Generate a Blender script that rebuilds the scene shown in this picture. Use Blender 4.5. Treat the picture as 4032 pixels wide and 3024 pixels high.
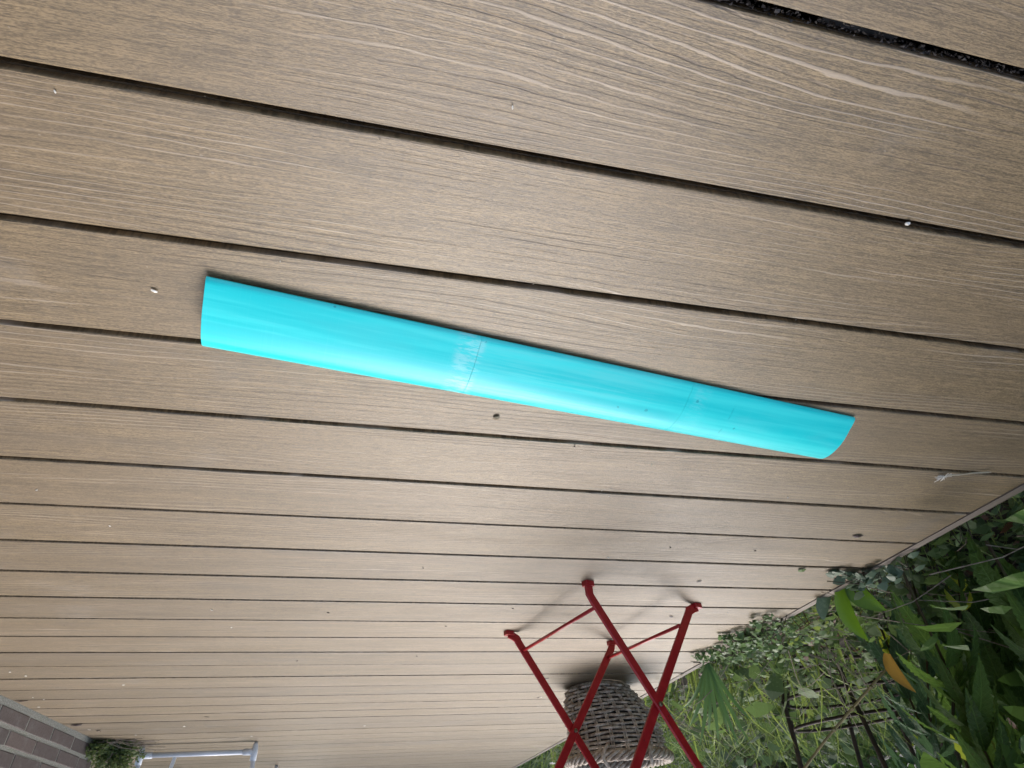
import bpy, math, random
from mathutils import Vector, Matrix, Euler, noise as mnoise
for o in list(bpy.data.objects): bpy.data.objects.remove(o)
S = bpy.context.scene
COL = S.collection
R = math.radians
# ------------------------------------------------------------ camera
cd = bpy.data.cameras.new('camera'); cam = bpy.data.objects.new('camera', cd); COL.objects.link(cam)
cam.matrix_world = Matrix(((-0.97480339, 0.09295982, 0.20277283, 0), (-0.21589117, -0.62186446, -0.75277858, 0),
                           (0.05611906, -0.77758798, 0.62626479, 0.4725), (0, 0, 0, 1)))
cd.sensor_width = 36; cd.lens = 36 * 2268.77 / 4032; cd.clip_start = 0.01; cd.clip_end = 400
S.camera = cam
# ------------------------------------------------------------ sky and sun (bright overcast, light from the far side)
SUN_DIR = Vector((-0.28, 0.78, 1.0)).normalized()
w = bpy.data.worlds.new('World'); S.world = w; w.use_nodes = True
wn = w.node_tree.nodes; wl = w.node_tree.links
sky = wn.new('ShaderNodeTexSky'); sky.sky_type = 'NISHITA'; sky.sun_disc = False
sky.sun_elevation = math.asin(SUN_DIR.z); sky.sun_rotation = math.atan2(SUN_DIR.x, SUN_DIR.y)
sky.air_density = 1.0; sky.dust_density = 2.5; sky.ozone_density = 1.0
hs = wn.new('ShaderNodeHueSaturation'); hs.inputs['Saturation'].default_value = 0.85
bg = wn['Background']; bg.inputs['Strength'].default_value = 0.15
wl.new(sky.outputs[0], hs.inputs['Color']); wl.new(hs.outputs[0], bg.inputs['Color'])
sl = bpy.data.lights.new('sun', 'SUN'); sl.energy = 0.85; sl.angle = R(38); sl.color = (1, 0.95, 0.88)
sun = bpy.data.objects.new('sun', sl); COL.objects.link(sun)
sun.rotation_euler = (-SUN_DIR).to_track_quat('-Z', 'Y').to_euler()
S.view_settings.view_transform = 'Standard'; S.view_settings.look = 'None'
S.view_settings.gamma = 1; S.view_settings.use_curve_mapping = False
S.view_settings.exposure = 1.47

# ------------------------------------------------------------ helpers
def tag(o, label=None, cat=None, group=None, kind=None):
    if label: o['label'] = label
    if cat: o['category'] = cat
    if group: o['group'] = group
    if kind: o['kind'] = kind
    return o
def empty(name, loc=(0, 0, 0), rot=(0, 0, 0), parent=None):
    o = bpy.data.objects.new(name, None); COL.objects.link(o); o.empty_display_size = .05
    o.location = loc; o.rotation_euler = rot
    if parent: o.parent = parent
    return o
def link(name, me, parent=None, loc=None, rot=None, scale=None):
    o = bpy.data.objects.new(name, me); COL.objects.link(o)
    if parent: o.parent = parent
    if loc is not None: o.location = loc
    if rot is not None: o.rotation_euler = rot
    if scale is not None: o.scale = scale if hasattr(scale, '__len__') else (scale,) * 3
    return o
class MB:
    def __init__(s): s.v = []; s.f = []
    def add(s, v, f):
        b = len(s.v); s.v += [tuple(p) for p in v]; s.f += [tuple(i + b for i in q) for q in f]
    def box(s, a, b):
        x0, y0, z0 = a; x1, y1, z1 = b
        s.add([(x0,y0,z0),(x1,y0,z0),(x1,y1,z0),(x0,y1,z0),(x0,y0,z1),(x1,y0,z1),(x1,y1,z1),(x0,y1,z1)],
              [(0,3,2,1),(4,5,6,7),(0,1,5,4),(1,2,6,5),(2,3,7,6),(3,0,4,7)])
    def tube(s, pts, r, n=8, cap=True, closed=False):
        pts = [Vector(p) for p in pts]; m = len(pts)
        rr = r if hasattr(r, '__len__') else [r] * m
        T = []
        for i in range(m):
            if closed: d = pts[(i+1) % m] - pts[i-1]
            else: d = pts[min(i+1, m-1)] - pts[max(i-1, 0)]
            T.append(d.normalized() if d.length > 1e-9 else Vector((0,0,1)))
        up = Vector((0,0,1)) if abs(T[0].z) < .9 else Vector((1,0,0))
        u = T[0].cross(up).normalized(); vs = []
        for i in range(m):
            u = (u - T[i] * u.dot(T[i])).normalized(); q = T[i].cross(u)
            for k in range(n):
                a = 2 * math.pi * k / n
                vs.append(pts[i] + (u * math.cos(a) + q * math.sin(a)) * rr[i])
        fs = []
        for i in range(m if closed else m - 1):
            j = (i + 1) % m
            for k in range(n):
                l = (k + 1) % n
                fs.append((i*n+k, i*n+l, j*n+l, j*n+k))
        if cap and not closed:
            fs.append(tuple(reversed(range(n)))); fs.append(tuple((m-1)*n + k for k in range(n)))
        s.add(vs, fs)
    def bar(s, pts, wide, hw, ht, cham=.0012):
        """flat bar swept along pts; 'wide' is the direction across the flat face normal (thickness direction)"""
        pts = [Vector(p) for p in pts]; m = len(pts); nrm = Vector(wide).normalized(); vs = []; fs = []
        for i in range(m):
            d = (pts[min(i+1, m-1)] - pts[max(i-1, 0)]).normalized()
            nn = (nrm - d * nrm.dot(d)).normalized(); sd = d.cross(nn).normalized()
            if 0 < i < m-1:
                c = max(.5, ((pts[i+1]-pts[i]).normalized()).dot(d)); k = 1 / c
            else: k = 1
            for (a, b) in ((-hw+cham, -ht), (hw-cham, -ht), (hw, -ht+cham), (hw, ht-cham), (hw-cham, ht), (-hw+cham, ht), (-hw, ht-cham), (-hw, -ht+cham)):
                vs.append(pts[i] + sd * a * k + nn * b)
        for i in range(m-1):
            for k in range(8): fs.append((i*8+k, i*8+(k+1) % 8, (i+1)*8+(k+1) % 8, (i+1)*8+k))
        fs.append(tuple(reversed(range(8)))); fs.append(tuple((m-1)*8+k for k in range(8)))
        s.add(vs, fs)
    def mesh(s, name, mat, smooth=False):
        me = bpy.data.meshes.new(name); me.from_pydata(s.v, [], s.f); me.update()
        if mat: me.materials.append(mat)
        if smooth: me.polygons.foreach_set('use_smooth', [True] * len(me.polygons))
        return me
    def build(s, name, mat, parent=None, smooth=False, loc=None, rot=None):
        return link(name, s.mesh(name, mat, smooth), parent, loc, rot)

# ------------------------------------------------------------ materials
class NT:
    def __init__(s, name):
        s.m = bpy.data.materials.new(name); s.m.use_nodes = True; s.t = s.m.node_tree
        s.bsdf = s.t.nodes['Principled BSDF']; s.out = s.t.nodes['Material Output']
    def n(s, typ, **kw):
        x = s.t.nodes.new('ShaderNode' + typ)
        for k, v in kw.items(): setattr(x, k, v)
        return x
    def put(s, sock, v):
        if isinstance(v, bpy.types.NodeSocket): s.t.links.new(v, sock)
        elif v is not None: sock.default_value = v
    def math(s, op, a, b=None, c=None, clamp=False):
        x = s.n('Math', operation=op); x.use_clamp = clamp
        s.put(x.inputs[0], a); s.put(x.inputs[1], b)
        if c is not None: s.put(x.inputs[2], c)
        return x.outputs[0]
    def vmath(s, op, a, b):
        x = s.n('VectorMath', operation=op); s.put(x.inputs[0], a); s.put(x.inputs[1], b); return x.outputs[0]
    def noise(s, vec, scale, detail=3, rough=.55, dist=0):
        x = s.n('TexNoise'); s.put(x.inputs['Vector'], vec); s.put(x.inputs['Scale'], scale)
        s.put(x.inputs['Detail'], detail); s.put(x.inputs['Roughness'], rough); s.put(x.inputs['Distortion'], dist)
        return x.outputs['Fac']
    def step(s, v, a, b, o0=0, o1=1):
        x = s.n('MapRange', interpolation_type='SMOOTHSTEP'); s.put(x.inputs[0], v)
        for i, q in enumerate((a, b, o0, o1)): x.inputs[i+1].default_value = q
        return x.outputs[0]
    def mix(s, f, a, b, mode='MIX'):
        x = s.n('Mix', data_type='RGBA', blend_type=mode); s.put(x.inputs[0], f)
        s.put(x.inputs[6], a if isinstance(a, bpy.types.NodeSocket) else (*a, 1)); s.put(x.inputs[7], b if isinstance(b, bpy.types.NodeSocket) else (*b, 1))
        return x.outputs[2]
    def obj(s): return s.n('TexCoord').outputs['Object']
    def rnd(s): return s.n('ObjectInfo').outputs['Random']
    def bump(s, h, strength, dist=.002):
        x = s.n('Bump'); s.put(x.inputs['Strength'], strength); s.put(x.inputs['Distance'], dist); s.put(x.inputs['Height'], h)
        s.t.links.new(x.outputs[0], s.bsdf.inputs['Normal'])
    def set(s, **kw):
        for k, v in kw.items():
            i = s.bsdf.inputs[k.replace('_', ' ')]
            s.put(i, v if isinstance(v, bpy.types.NodeSocket) or not isinstance(v, tuple) else (*v, 1))
        return s

def mat_simple(name, c0, c1=None, rough=.6, scale=30, metal=0, bump=0, spec=.5, stretch=None):
    M = NT(name); co = M.obj()
    r = M.rnd(); off = M.n('CombineXYZ')
    M.put(off.inputs[0], M.math('MULTIPLY', r, 31.)); M.put(off.inputs[1], M.math('MULTIPLY', r, 17.))
    co = M.vmath('ADD', co, off.outputs[0])
    if stretch: co = M.vmath('MULTIPLY', co, stretch)
    nz = M.noise(co, scale, 4, .6)
    M.set(Base_Color=M.mix(M.step(nz, .3, .7), c0, c1 or c0), Roughness=rough, Metallic=metal, Specular_IOR_Level=spec)
    if bump: M.bump(nz, bump)
    return M.m

def mat_deck():
    M = NT('composite_decking'); co = M.obj(); r = M.rnd()
    off = M.n('CombineXYZ'); M.put(off.inputs[0], M.math('MULTIPLY', r, 53.)); M.put(off.inputs[1], M.math('MULTIPLY', r, 19.)); M.put(off.inputs[2], M.math('MULTIPLY', r, 7.))
    co = M.vmath('ADD', co, off.outputs[0])
    sx = M.n('SeparateXYZ'); M.put(sx.inputs[0], co)
    # growth-ring contours drawn out along the board
    lo = M.noise(M.vmath('MULTIPLY', co, (.75, 6.5, 0)), 1.0, 2, .5)
    jit = M.noise(M.vmath('MULTIPLY', co, (14, 90, 0)), 1.0, 2)
    ph = M.math('ADD', M.math('ADD', M.math('MULTIPLY', lo, 95.), M.math('MULTIPLY', sx.outputs[1], 700.)), M.math('MULTIPLY', jit, 3.2))
    ring = M.math('SINE', ph)
    rl = M.step(ring, .80, 1.0)
    fade = M.step(M.noise(M.vmath('MULTIPLY', co, (2.2, 17, 0)), 1, 3), .42, .62)
    rl = M.math('MULTIPLY', rl, fade)
    rd = M.math('MULTIPLY', M.step(ring, -.90, -1.0), M.step(M.noise(M.vmath('MULTIPLY', co, (3.1, 24, 5)), 1, 3), .42, .66))
    # fine brushed fibres
    f1 = M.noise(M.vmath('MULTIPLY', co, (13, 420, 0)), 1.0, 4, .62)
    f2 = M.noise(M.vmath('MULTIPLY', co, (70, 1100, 0)), 1.0, 3, .6)
    f3 = M.noise(M.vmath('MULTIPLY', co, (260, 1300, 0)), 1.0, 2, .6)
    fib = M.math('ADD', M.math('MULTIPLY', f1, .28), M.math('ADD', M.math('MULTIPLY', f2, .38), M.math('MULTIPLY', f3, .34)))
    # tone drifting along the board, faded by weather
    big = M.noise(M.vmath('MULTIPLY', co, (1.1, 3.5, 0)), 1.0, 3)
    c = M.mix(M.step(fib, .435, .565), (.076, .0510, .0225), (.220, .156, .078))
    c = M.mix(M.math('MULTIPLY', M.step(big, .35, .7), .4), c, (.148, .106, .062))
    c = M.mix(M.math('MULTIPLY', rl, .8), c, (0.323, 0.262, 0.194))
    c = M.mix(M.math('MULTIPLY', rd, .55), c, (0.073, 0.050, 0.036))
    tone = M.n('HueSaturation'); m1 = M.noise(M.vmath('MULTIPLY', co, (7, 150, 0)), 1.0, 3, .6); m2 = M.noise(M.vmath('MULTIPLY', co, (26, 75, 0)), 1.0, 3, .6); m3 = M.noise(M.vmath('MULTIPLY', co, (2.5, 40, 0)), 1.0, 2)
    mm = M.math('ADD', M.math('MULTIPLY', M.math('SUBTRACT', m1, .5), .55), M.math('ADD', M.math('MULTIPLY', M.math('SUBTRACT', m2, .5), .35), M.math('MULTIPLY', M.math('SUBTRACT', m3, .5), .6)))
    M.put(tone.inputs['Value'], M.math('ADD', mm, M.math('ADD', M.math('MULTIPLY', r, .28), .89))); M.put(tone.inputs['Color'], c)
    c = tone.outputs[0]
    # dust and rain marks
    d = M.step(M.noise(co, 5.5, 5, .65), .56, .76)
    c = M.mix(M.math('MULTIPLY', d, .25), c, (0.172, 0.159, 0.142))
    stain = M.step(M.noise(M.vmath('MULTIPLY', co, (2.2, 4.5, 0)), 1.0, 4, .6), .60, .70)
    c = M.mix(M.math('MULTIPLY', stain, .28), c, (.085, .066, .046))
    sp = M.step(M.noise(co, 210, 1), .76, .80)
    c = M.mix(M.math('MULTIPLY', sp, .22), c, (.42, .37, .30))
    rough = M.math('ADD', M.math('MULTIPLY', fib, .2), M.math('ADD', M.math('MULTIPLY', d, .12), .40))
    M.set(Base_Color=c, Roughness=rough, Specular_IOR_Level=1.0)
    h = M.math('ADD', M.math('MULTIPLY', fib, .9), M.math('SUBTRACT', M.math('MULTIPLY', rl, .5), M.math('MULTIPLY', rd, .7)))
    M.bump(h, .6, .0012)
    return M.m

def mat_blade():
    M = NT('turquoise_plastic'); co = M.obj()
    sx = M.n('SeparateXYZ'); M.put(sx.inputs[0], co); x = sx.outputs[0]; y = sx.outputs[1]
    st = M.noise(M.vmath('MULTIPLY', co, (2.2, 60, 0)), 1.0, 4, .55)
    st2 = M.noise(M.vmath('MULTIPLY', co, (9, 240, 0)), 1.0, 3, .6)
    layer = M.noise(M.vmath('MULTIPLY', co, (520, 5, 0)), 1.0, 2, .5)
    base = M.mix(M.step(st, .40, .62), (.010, .645, .675), (.045, .75, .755))
    base = M.mix(M.math('MULTIPLY', M.step(st2, .52, .7), .35), base, (.07, .74, .75))
    base = M.mix(M.math('MULTIPLY', M.step(layer, .5, .75), .14), base, (.11, .73, .75))
    # hand-sanded haze between the first seam and the second
    sand = M.math('MULTIPLY', M.step(x, -.60, -.50), M.step(x, -.22, -.34))
    base = M.mix(M.math('MULTIPLY', M.math('MULTIPLY', sand, M.step(st2, .38, .66)), .5), base, (.13, .72, .73))
    # filler smears at the first seam
    band = M.math('MULTIPLY', M.step(x, -.305, -.295), M.step(x, -.262, -.275))
    wob = M.noise(M.vmath('MULTIPLY', co, (42, 330, 0)), 1, 5, .75)
    base = M.mix(M.math('MULTIPLY', M.math('MULTIPLY', band, M.step(wob, .44, .56)), .6), base, (.36, .78, .80))
    b2 = M.math('MULTIPLY', M.step(x, -.628, -.618), M.step(x, -.597, -.603))
    base = M.mix(M.math('MULTIPLY', M.math('MULTIPLY', b2, M.step(wob, .48, .6)), .35), base, (.2, .74, .78))
    dull = M.step(M.noise(M.vmath('MULTIPLY', co, (5, 22, 0)), 1, 3), .5, .68)
    base = M.mix(M.math('MULTIPLY', dull, .35), base, (.07, .64, .67))
    dk = M.math('MULTIPLY', M.math('MULTIPLY', M.step(y, .036, .043), M.step(y, .062, .054)), M.math('MULTIPLY', M.step(x, -.62, -.56), M.step(st, .3, .6)))
    base = M.mix(M.math('MULTIPLY', dk, .7), base, (.0, .55, .61))
    dots = M.step(M.noise(co, 75, 0), .84, .86)
    base = M.mix(M.math('MULTIPLY', dots, .6), base, (.0, .30, .36))
    # thin pencil-like line beyond the second seam
    ln = M.math('MULTIPLY', M.step(M.math('ABSOLUTE', M.math('ADD', x, .668)), .0016, .0006), M.step(M.noise(co, 60, 1), .5, .56))
    base = M.mix(M.math('MULTIPLY', ln, .35), base, (.0, .42, .48))
    M.set(Base_Color=base, Roughness=M.math('ADD', M.math('MULTIPLY', dull, .15), .38), Specular_IOR_Level=.4)
    M.bump(M.math('ADD', layer, st2), .1, .0004)
    return M.m

def mat_leaf(name, c0, c1, c2=None, rough=.45, trans=.3, vscale=90, vein=0):
    M = NT(name); co = M.obj(); r = M.rnd()
    nz = M.noise(co, vscale, 3, .6)
    geo = M.n('NewGeometry')
    isl = geo.outputs['Random Per Island']
    t = M.math('FRACT', M.math('ADD', r, isl))
    c = M.mix(t, c0, c1)
    c = M.mix(M.math('MULTIPLY', M.step(nz, .5, .75), .5), c, c2 or c1)
    if vein:
        sp = M.n('SeparateXYZ'); M.put(sp.inputs[0], co); ay = M.math('ABSOLUTE', sp.outputs[1])
        mid = M.step(ay, .012, .003)
        side = M.math('MULTIPLY', M.step(M.math('SINE', M.math('SUBTRACT', M.math('MULTIPLY', sp.outputs[0], 75.), M.math('MULTIPLY', ay, 85.))), .75, 1.), .5)
        vn = M.math('MAXIMUM', mid, side)
        c = M.mix(M.math('MULTIPLY', vn, vein), c, tuple(min(1, q * 1.9 + .02) for q in c1))
        c = M.mix(M.step(M.noise(co, 16, 2), .70, .74), c, (.10, .085, .03))
        M.bump(M.math('SUBTRACT', M.noise(co, 22, 3), M.math('MULTIPLY', vn, .5)), .5, .02)
    M.set(Base_Color=c, Roughness=rough, Specular_IOR_Level=.4)
    tr = M.n('BsdfTranslucent'); M.put(tr.inputs['Color'], M.mix(.5, c, tuple(min(1, q * 2.2) for q in c1)))
    mx = M.n('MixShader'); mx.inputs[0].default_value = trans
    M.t.links.new(M.bsdf.outputs[0], mx.inputs[1]); M.t.links.new(tr.outputs[0], mx.inputs[2]); M.t.links.new(mx.outputs[0], M.out.inputs['Surface'])
    return M.m

def mat_brick():
    M = NT('brick_clay'); co = M.obj(); r = M.rnd()
    off = M.n('CombineXYZ'); M.put(off.inputs[0], M.math('MULTIPLY', r, 9.)); M.put(off.inputs[1], M.math('MULTIPLY', r, 23.))
    co = M.vmath('ADD', co, off.outputs[0])
    n1 = M.noise(co, 22, 5, .65); n2 = M.noise(co, 140, 3, .6)
    c = M.mix(r, (.115, .094, .086), (.170, .132, .116))
    c = M.mix(M.math('MULTIPLY', M.step(n1, .48, .72), .6), c, (.20, .18, .17))
    c = M.mix(M.math('MULTIPLY', M.step(n2, .45, .7), .35), c, (.04, .033, .034))
    M.set(Base_Color=c, Roughness=.8, Specular_IOR_Level=.35)
    M.bump(M.math('ADD', n1, M.math('MULTIPLY', n2, .5)), .5, .003)
    return M.m

def mat_mortar():
    M = NT('mortar'); co = M.obj()
    n1 = M.noise(co, 9, 5, .7); n2 = M.noise(co, 190, 3, .6)
    c = M.mix(M.step(n2, .35, .7), (.25, .245, .21), (.41, .40, .35))
    c = M.mix(M.math('MULTIPLY', M.step(n1, .5, .7), .5), c, (.24, .26, .19))
    M.set(Base_Color=c, Roughness=.9, Specular_IOR_Level=.25); M.bump(n2, .6, .004)
    return M.m

def mat_wicker():
    M = NT('weathered_willow'); co = M.obj(); r = M.rnd()
    n1 = M.noise(co, 55, 4, .65); n2 = M.noise(co, 260, 2, .6)
    c = M.mix(M.step(n1, .38, .62), (.29, .23, .18), (.60, .53, .44))
    c = M.mix(M.math('MULTIPLY', M.step(n2, .5, .7), .5), c, (.72, .68, .61))
    M.set(Base_Color=c, Roughness=.75, Specular_IOR_Level=.3); M.bump(n2, .4, .002)
    return M.m

def mat_red():
    M = NT('red_enamel'); co = M.obj()
    n1 = M.noise(co, 60, 3, .6)
    c = M.mix(M.step(n1, .4, .7), (.33, .011, .015), (.40, .015, .020))
    chip = M.math('MULTIPLY', M.step(M.noise(co, 170, 2), .69, .72), M.step(M.noise(co, 14, 2), .45, .6))
    c = M.mix(chip, c, (.05, .022, .018))
    M.set(Base_Color=c, Roughness=M.math('ADD', M.math('MULTIPLY', n1, .25), .22), Specular_IOR_Level=.55); M.bump(M.noise(co, 300, 2), .06, .001)
    return M.m

DECK = mat_deck(); BLADE = mat_blade(); BRICK = mat_brick(); MORTAR = mat_mortar(); WICKER = mat_wicker(); RED = mat_red()
TRIM = mat_simple('deck_trim_composite', (.15, .122, .10), (.22, .185, .155), .6, 9, stretch=(14, 1.2, 14), bump=.15)
BLACK = mat_simple('black_plastic', (.012, .012, .014), (.03, .03, .03), .5, 60)
JOIST = mat_simple('dark_joist_timber', (.03, .022, .016), (.05, .036, .026), .8, 20)
SOIL = mat_simple('dark_soil', (.018, .014, .010), (.05, .040, .030), .95, 25, bump=.8)
DIRT = mat_simple('black_grit', (.008, .008, .009), (.05, .045, .045), .8, 400)
IRON = mat_simple('rusty_iron', (.026, .019, .016), (.075, .045, .033), .7, 40, bump=.3)
STEEL = mat_simple('bolt_steel', (.30, .25, .16), (.18, .15, .10), .4, 200, metal=.9)
CHROME = mat_simple('white_coated_tube', (.66, .67, .70), (.74, .75, .78), .28, 15, spec=.6)
WHITEP = mat_simple('white_plastic', (.80, .81, .83), (.66, .68, .70), .45, 150, bump=.1)
PETAL = mat_simple('petal_white', (.78, .76, .70), (.66, .62, .54), .6, 90)
LITTER = mat_simple('dead_leaf_dark', (.045, .022, .024), (.018, .012, .013), .55, 90)
TANLEAF = mat_simple('dead_leaf_tan', (.30, .24, .17), (.20, .15, .10), .7, 90)
STRAW = mat_simple('dry_straw', (.50, .44, .33), (.36, .30, .21), .6, 60)
TWIG = mat_simple('dry_twig', (.14, .11, .085), (.34, .29, .23), .8, 60, stretch=(1, 1, 8))
STEMD = mat_simple('dark_plant_stem', (.035, .026, .018), (.060, .055, .025), .7, 40)
STEMR = mat_simple('reddish_plant_stem', (.075, .040, .026), (.085, .080, .030), .6, 40)
BAMBOO = mat_simple('bamboo_cane', (.33, .27, .13), (.22, .19, .09), .5, 30)
GREEN_TALL = mat_leaf('serrated_leaf_green', (.045, .102, .026), (.115, .205, .040), (.08, .16, .05), rough=.55, vscale=5, vein=.45)
GREEN_COOL = mat_leaf('serrated_leaf_cool', (.042, .100, .050), (.092, .172, .080), (.11, .18, .10), rough=.55, trans=.25, vscale=5, vein=.45)
GREEN_CREEP = mat_leaf('creeper_leaf_green', (.06, .12, .04), (.17, .26, .11), (.26, .34, .20), rough=.45)
GREEN_IVY = mat_leaf('small_leaf_green', (.013, .036, .013), (.15, .23, .075), (.20, .28, .14), rough=.6)
GREEN_GRASS = mat_leaf('grass_green', (.020, .048, .014), (.27, .35, .085), (.30, .36, .14), rough=.6, trans=.35)
GREEN_PALM = mat_leaf('palm_green', (.085, .19, .06), (.15, .27, .08), (.17, .28, .10), rough=.45, trans=.35)
GREEN_LIME = mat_leaf('bright_leaf_green', (.070, .150, .010), (.10, .19, .014), (.06, .13, .014), rough=.3, trans=.4)
GREEN_DUSK = mat_leaf('grey_green_leaf', (.06, .10, .065), (.13, .19, .12), (.2, .25, .18), rough=.5, trans=.15)
GREEN_SHRUB = mat_leaf('shrub_leaf', (.045, .075, .022), (.16, .21, .07), (.11, .15, .06), rough=.6, trans=.3)
YELLOW = mat_leaf('yellowed_leaf', (.42, .27, .045), (.36, .21, .05), (.30, .15, .06), trans=.3)
YELLOWGREEN = mat_leaf('yellow_green_leaf', (.22, .30, .03), (.28, .33, .04), (.18, .26, .03), trans=.4)
BROWNLEAF = mat_leaf('brown_dry_leaf', (.13, .060, .032), (.20, .10, .055), (.09, .045, .03), trans=.1)
REDSTEM = mat_simple('red_runner_stem', (.16, .03, .025), (.10, .03, .02), .6, 60)
PURPLE = mat_leaf('purple_petal', (.24, .12, .40), (.34, .20, .52), trans=.3)
rng = random.Random(7)

# ------------------------------------------------------------ ground and deck
g = MB(); n = 40
for i in range(n + 1):
    for j in range(n + 1):
        x = -60 + 61.13 * (i / n) ** .35 if i < n else 1.13
        y = -6 + 90 * (j / n) ** 2.2
        g.v.append((x, y, -.15 + .02 * mnoise.noise(Vector((x * 2, y * 2, 0)))))
for i in range(n):
    for j in range(n): g.f.append((i*(n+1)+j, (i+1)*(n+1)+j, (i+1)*(n+1)+j+1, i*(n+1)+j+1))
tag(g.build('garden_soil', SOIL), kind='structure', label='dark garden soil beyond the deck edge')
mb = MB(); mb.box((1.13, -6, -.19), (40, 84, -.16)); tag(mb.build('ground', SOIL), kind='structure', label='ground under and behind the house wall')

P = .146; Y0 = .2545
deck = tag(empty('deck'), 'brown composite deck boards with grooved joints', kind='structure')
def board_mesh(x0, x1):
    W = P - .0083; h = W / 2; r = .0022
    prof = [(-h + .004, -.022), (-h + .0005, -.0205), (-h + .0005, -.0125), (-h + .006, -.0118), (-h + .006, -.0088), (-h, -.0082), (-h, -r), (-h + .0005, -.0005), (-h + r, 0),
            (h - r, 0), (h - .0005, -.0005), (h, -r), (h, -.0082), (h - .006, -.0088), (h - .006, -.0118), (h - .0005, -.0125), (h - .0005, -.0205), (h - .004, -.022)]
    m = MB(); k = len(prof)
    m.v = [(x0, y, z) for y, z in prof] + [(x1, y, z) for y, z in prof]
    m.f = [(i, i + k, (i + 1) % k + k, (i + 1) % k) for i in range(k)] + [tuple(range(k)), tuple(reversed(range(k, 2 * k)))]
    return m.mesh('deck_board', DECK)
short = board_mesh(-1.157, 1.128); long_ = board_mesh(-1.157, 3.4)
for nn in range(-9, 46):
    y = Y0 + (nn + .5) * P
    link('deck_board', short if y < 3.36 else long_, deck, (0, y, rng.uniform(-.0006, .0006)))
m = MB(); m.box((-1.1825, -1.1, -.075), (-1.1605, 7.0, .0012)); m.build('edge_trim', TRIM, deck)
m = MB(); m.box((-1.1595, -1.1, -.12), (-1.130, 7.0, -.0235)); m.build('edge_joist', JOIST, deck)
for x in (-.72, -.335, .03, .40, .78): 
    m = MB(); m.box((x - .03, -1.1, -.12), (x + .03, 7.0, -.0235)); m.build('joist', JOIST, deck)
m = MB(); m.box((-1.125, -1.1, -.149), (3.4, 7.0, -.1295)); m.build('membrane', BLACK, deck)
clip = MB(); clip.box((-.035, -.0022, -.0215), (.035, .0022, -.0165)); clip = clip.mesh('clip', BLACK)
for nn in range(-1, 4):
    for x in (-.72, -.335, .03, .40): link('clip', clip, deck, (x, Y0 + nn * P, 0))
m = MB()
for i in range(520):
    x = rng.uniform(-.62, -.18); s = rng.uniform(.0008, .0026); a = Vector((x, Y0 - P + rng.gauss(0, .0013), -.006 + rng.gauss(0, .0025)))
    vs = [a + Vector((rng.uniform(-1, 1), rng.uniform(-1, 1) * .6, rng.uniform(-1, 1))).normalized() * s for _ in range(4)]
    m.add(vs, [(0,1,2),(0,3,1),(1,3,2),(2,3,0)])
tag(m.build('gap_grit', DIRT), 'black grit and crumbs packed in the nearest deck joint', kind='stuff')

# ------------------------------------------------------------ brick house wall
wall = tag(empty('brick_wall', (1.135, 0, 0)), 'purple brown brick house wall with wide pale mortar joints beside deck', 'wall')
m = MB(); m.box((-.0002, -1.5, -.14), (.28, 3.345, 5.4)); m.build('mortar_bed', MORTAR, wall)  # unseen upper height raised to block sky sheen on the left boards
def brick_mb(m, y0, y1, z0, z1, seed):
    q = random.Random(seed); j = lambda: q.uniform(-.0016, .0016); d = q.uniform(-.0015, .0015)
    x = -.0018 + d * .5; b = .002
    vs = [(.02, y0+j(), z0+j()), (.02, y1+j(), z0+j()), (.02, y1+j(), z1+j()), (.02, y0+j(), z1+j())]
    vs += [(x+b, a, c) for (_, a, c) in vs]
    vs += [(x, y0+b+j(), z0+b+j()), (x, y1-b+j(), z0+b+j()), (x, y1-b+j(), z1-b+j()), (x, y0+b+j(), z1-b+j())]
    fs = []
    for L in (0, 4):
        for k in range(4): fs.append((L+k, L+4+k, L+4+(k+1) % 4, L+(k+1) % 4))
    fs.append((8, 11, 10, 9))
    m.add(vs, fs)
rest = MB()
for c in range(0, 96):
    z0 = .0175 + c * .056; z1 = z0 + .0435
    if z1 > 5.38: break
    offs = 2.627 if c % 2 == 0 else 2.513 + .014 * (c % 3)
    k0 = int((-1.45 - offs) / .22)
    for k in range(k0, 8):
        y0 = offs + k * .22 + .0035; y1 = offs + (k + 1) * .22 - .0035
        if y0 > 3.335: continue
        y1 = min(y1, 3.342)
        if y1 - y0 < .03: continue
        if c < 9 and y0 > 1.6:
            b = MB(); brick_mb(b, y0, y1, z0, z1, c * 100 + k); b.build('brick', BRICK, wall)
        else: brick_mb(rest, y0, y1, z0, z1, c * 100 + k)
o = rest.build('upper_bricks', BRICK, wall); o['kind'] = 'stuff'
# end face bricks of the wall (return side)
m = MB()
for c in range(0, 96):
    z0 = .0175 + c * .056
    if z0 + .0435 > 5.38: break
    for (a, b) in ((.022, .125), (.133, .279)):
        m.box((a, 3.345, z0), (b, 3.349, z0 + .0435))
o = m.build('return_bricks', BRICK, wall); o['kind'] = 'stuff'

# ------------------------------------------------------------ turquoise blade
blade = tag(empty('curved_blade', (.1935, .4387, .0035), (0, -.0039, math.atan2(-.147, .989))), 'long turquoise plastic blade with curved cross section lying on the deck boards', 'blade')
top = [(0, 0), (-.0006, .0018), (.0002, .0038), (.0018, .0056), (.0045, .0072), (.0090, .0098), (.0154, .0130), (.0228, .0172), (.0303, .0210), (.039, .0244), (.0484, .0268), (.0545, .0279), (.060, .0285), (.066, .0286),
       (.072, .0280), (.0775, .0266), (.0825, .0236), (.087, .0190), (.0902, .0130), (.0920, .0065), (.0925, 0)]
bot = [(.0885, 0), (.0878, .006), (.086, .0115), (.083, .0162), (.079, .020), (.073, .0228), (.066, .0242), (.060, .0243), (.0484, .0226), (.039, .0200), (.0303, .0164), (.0228, .0126), (.0154, .0084), (.009, .005), (.006, .003), (.0042, 0)]
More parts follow.
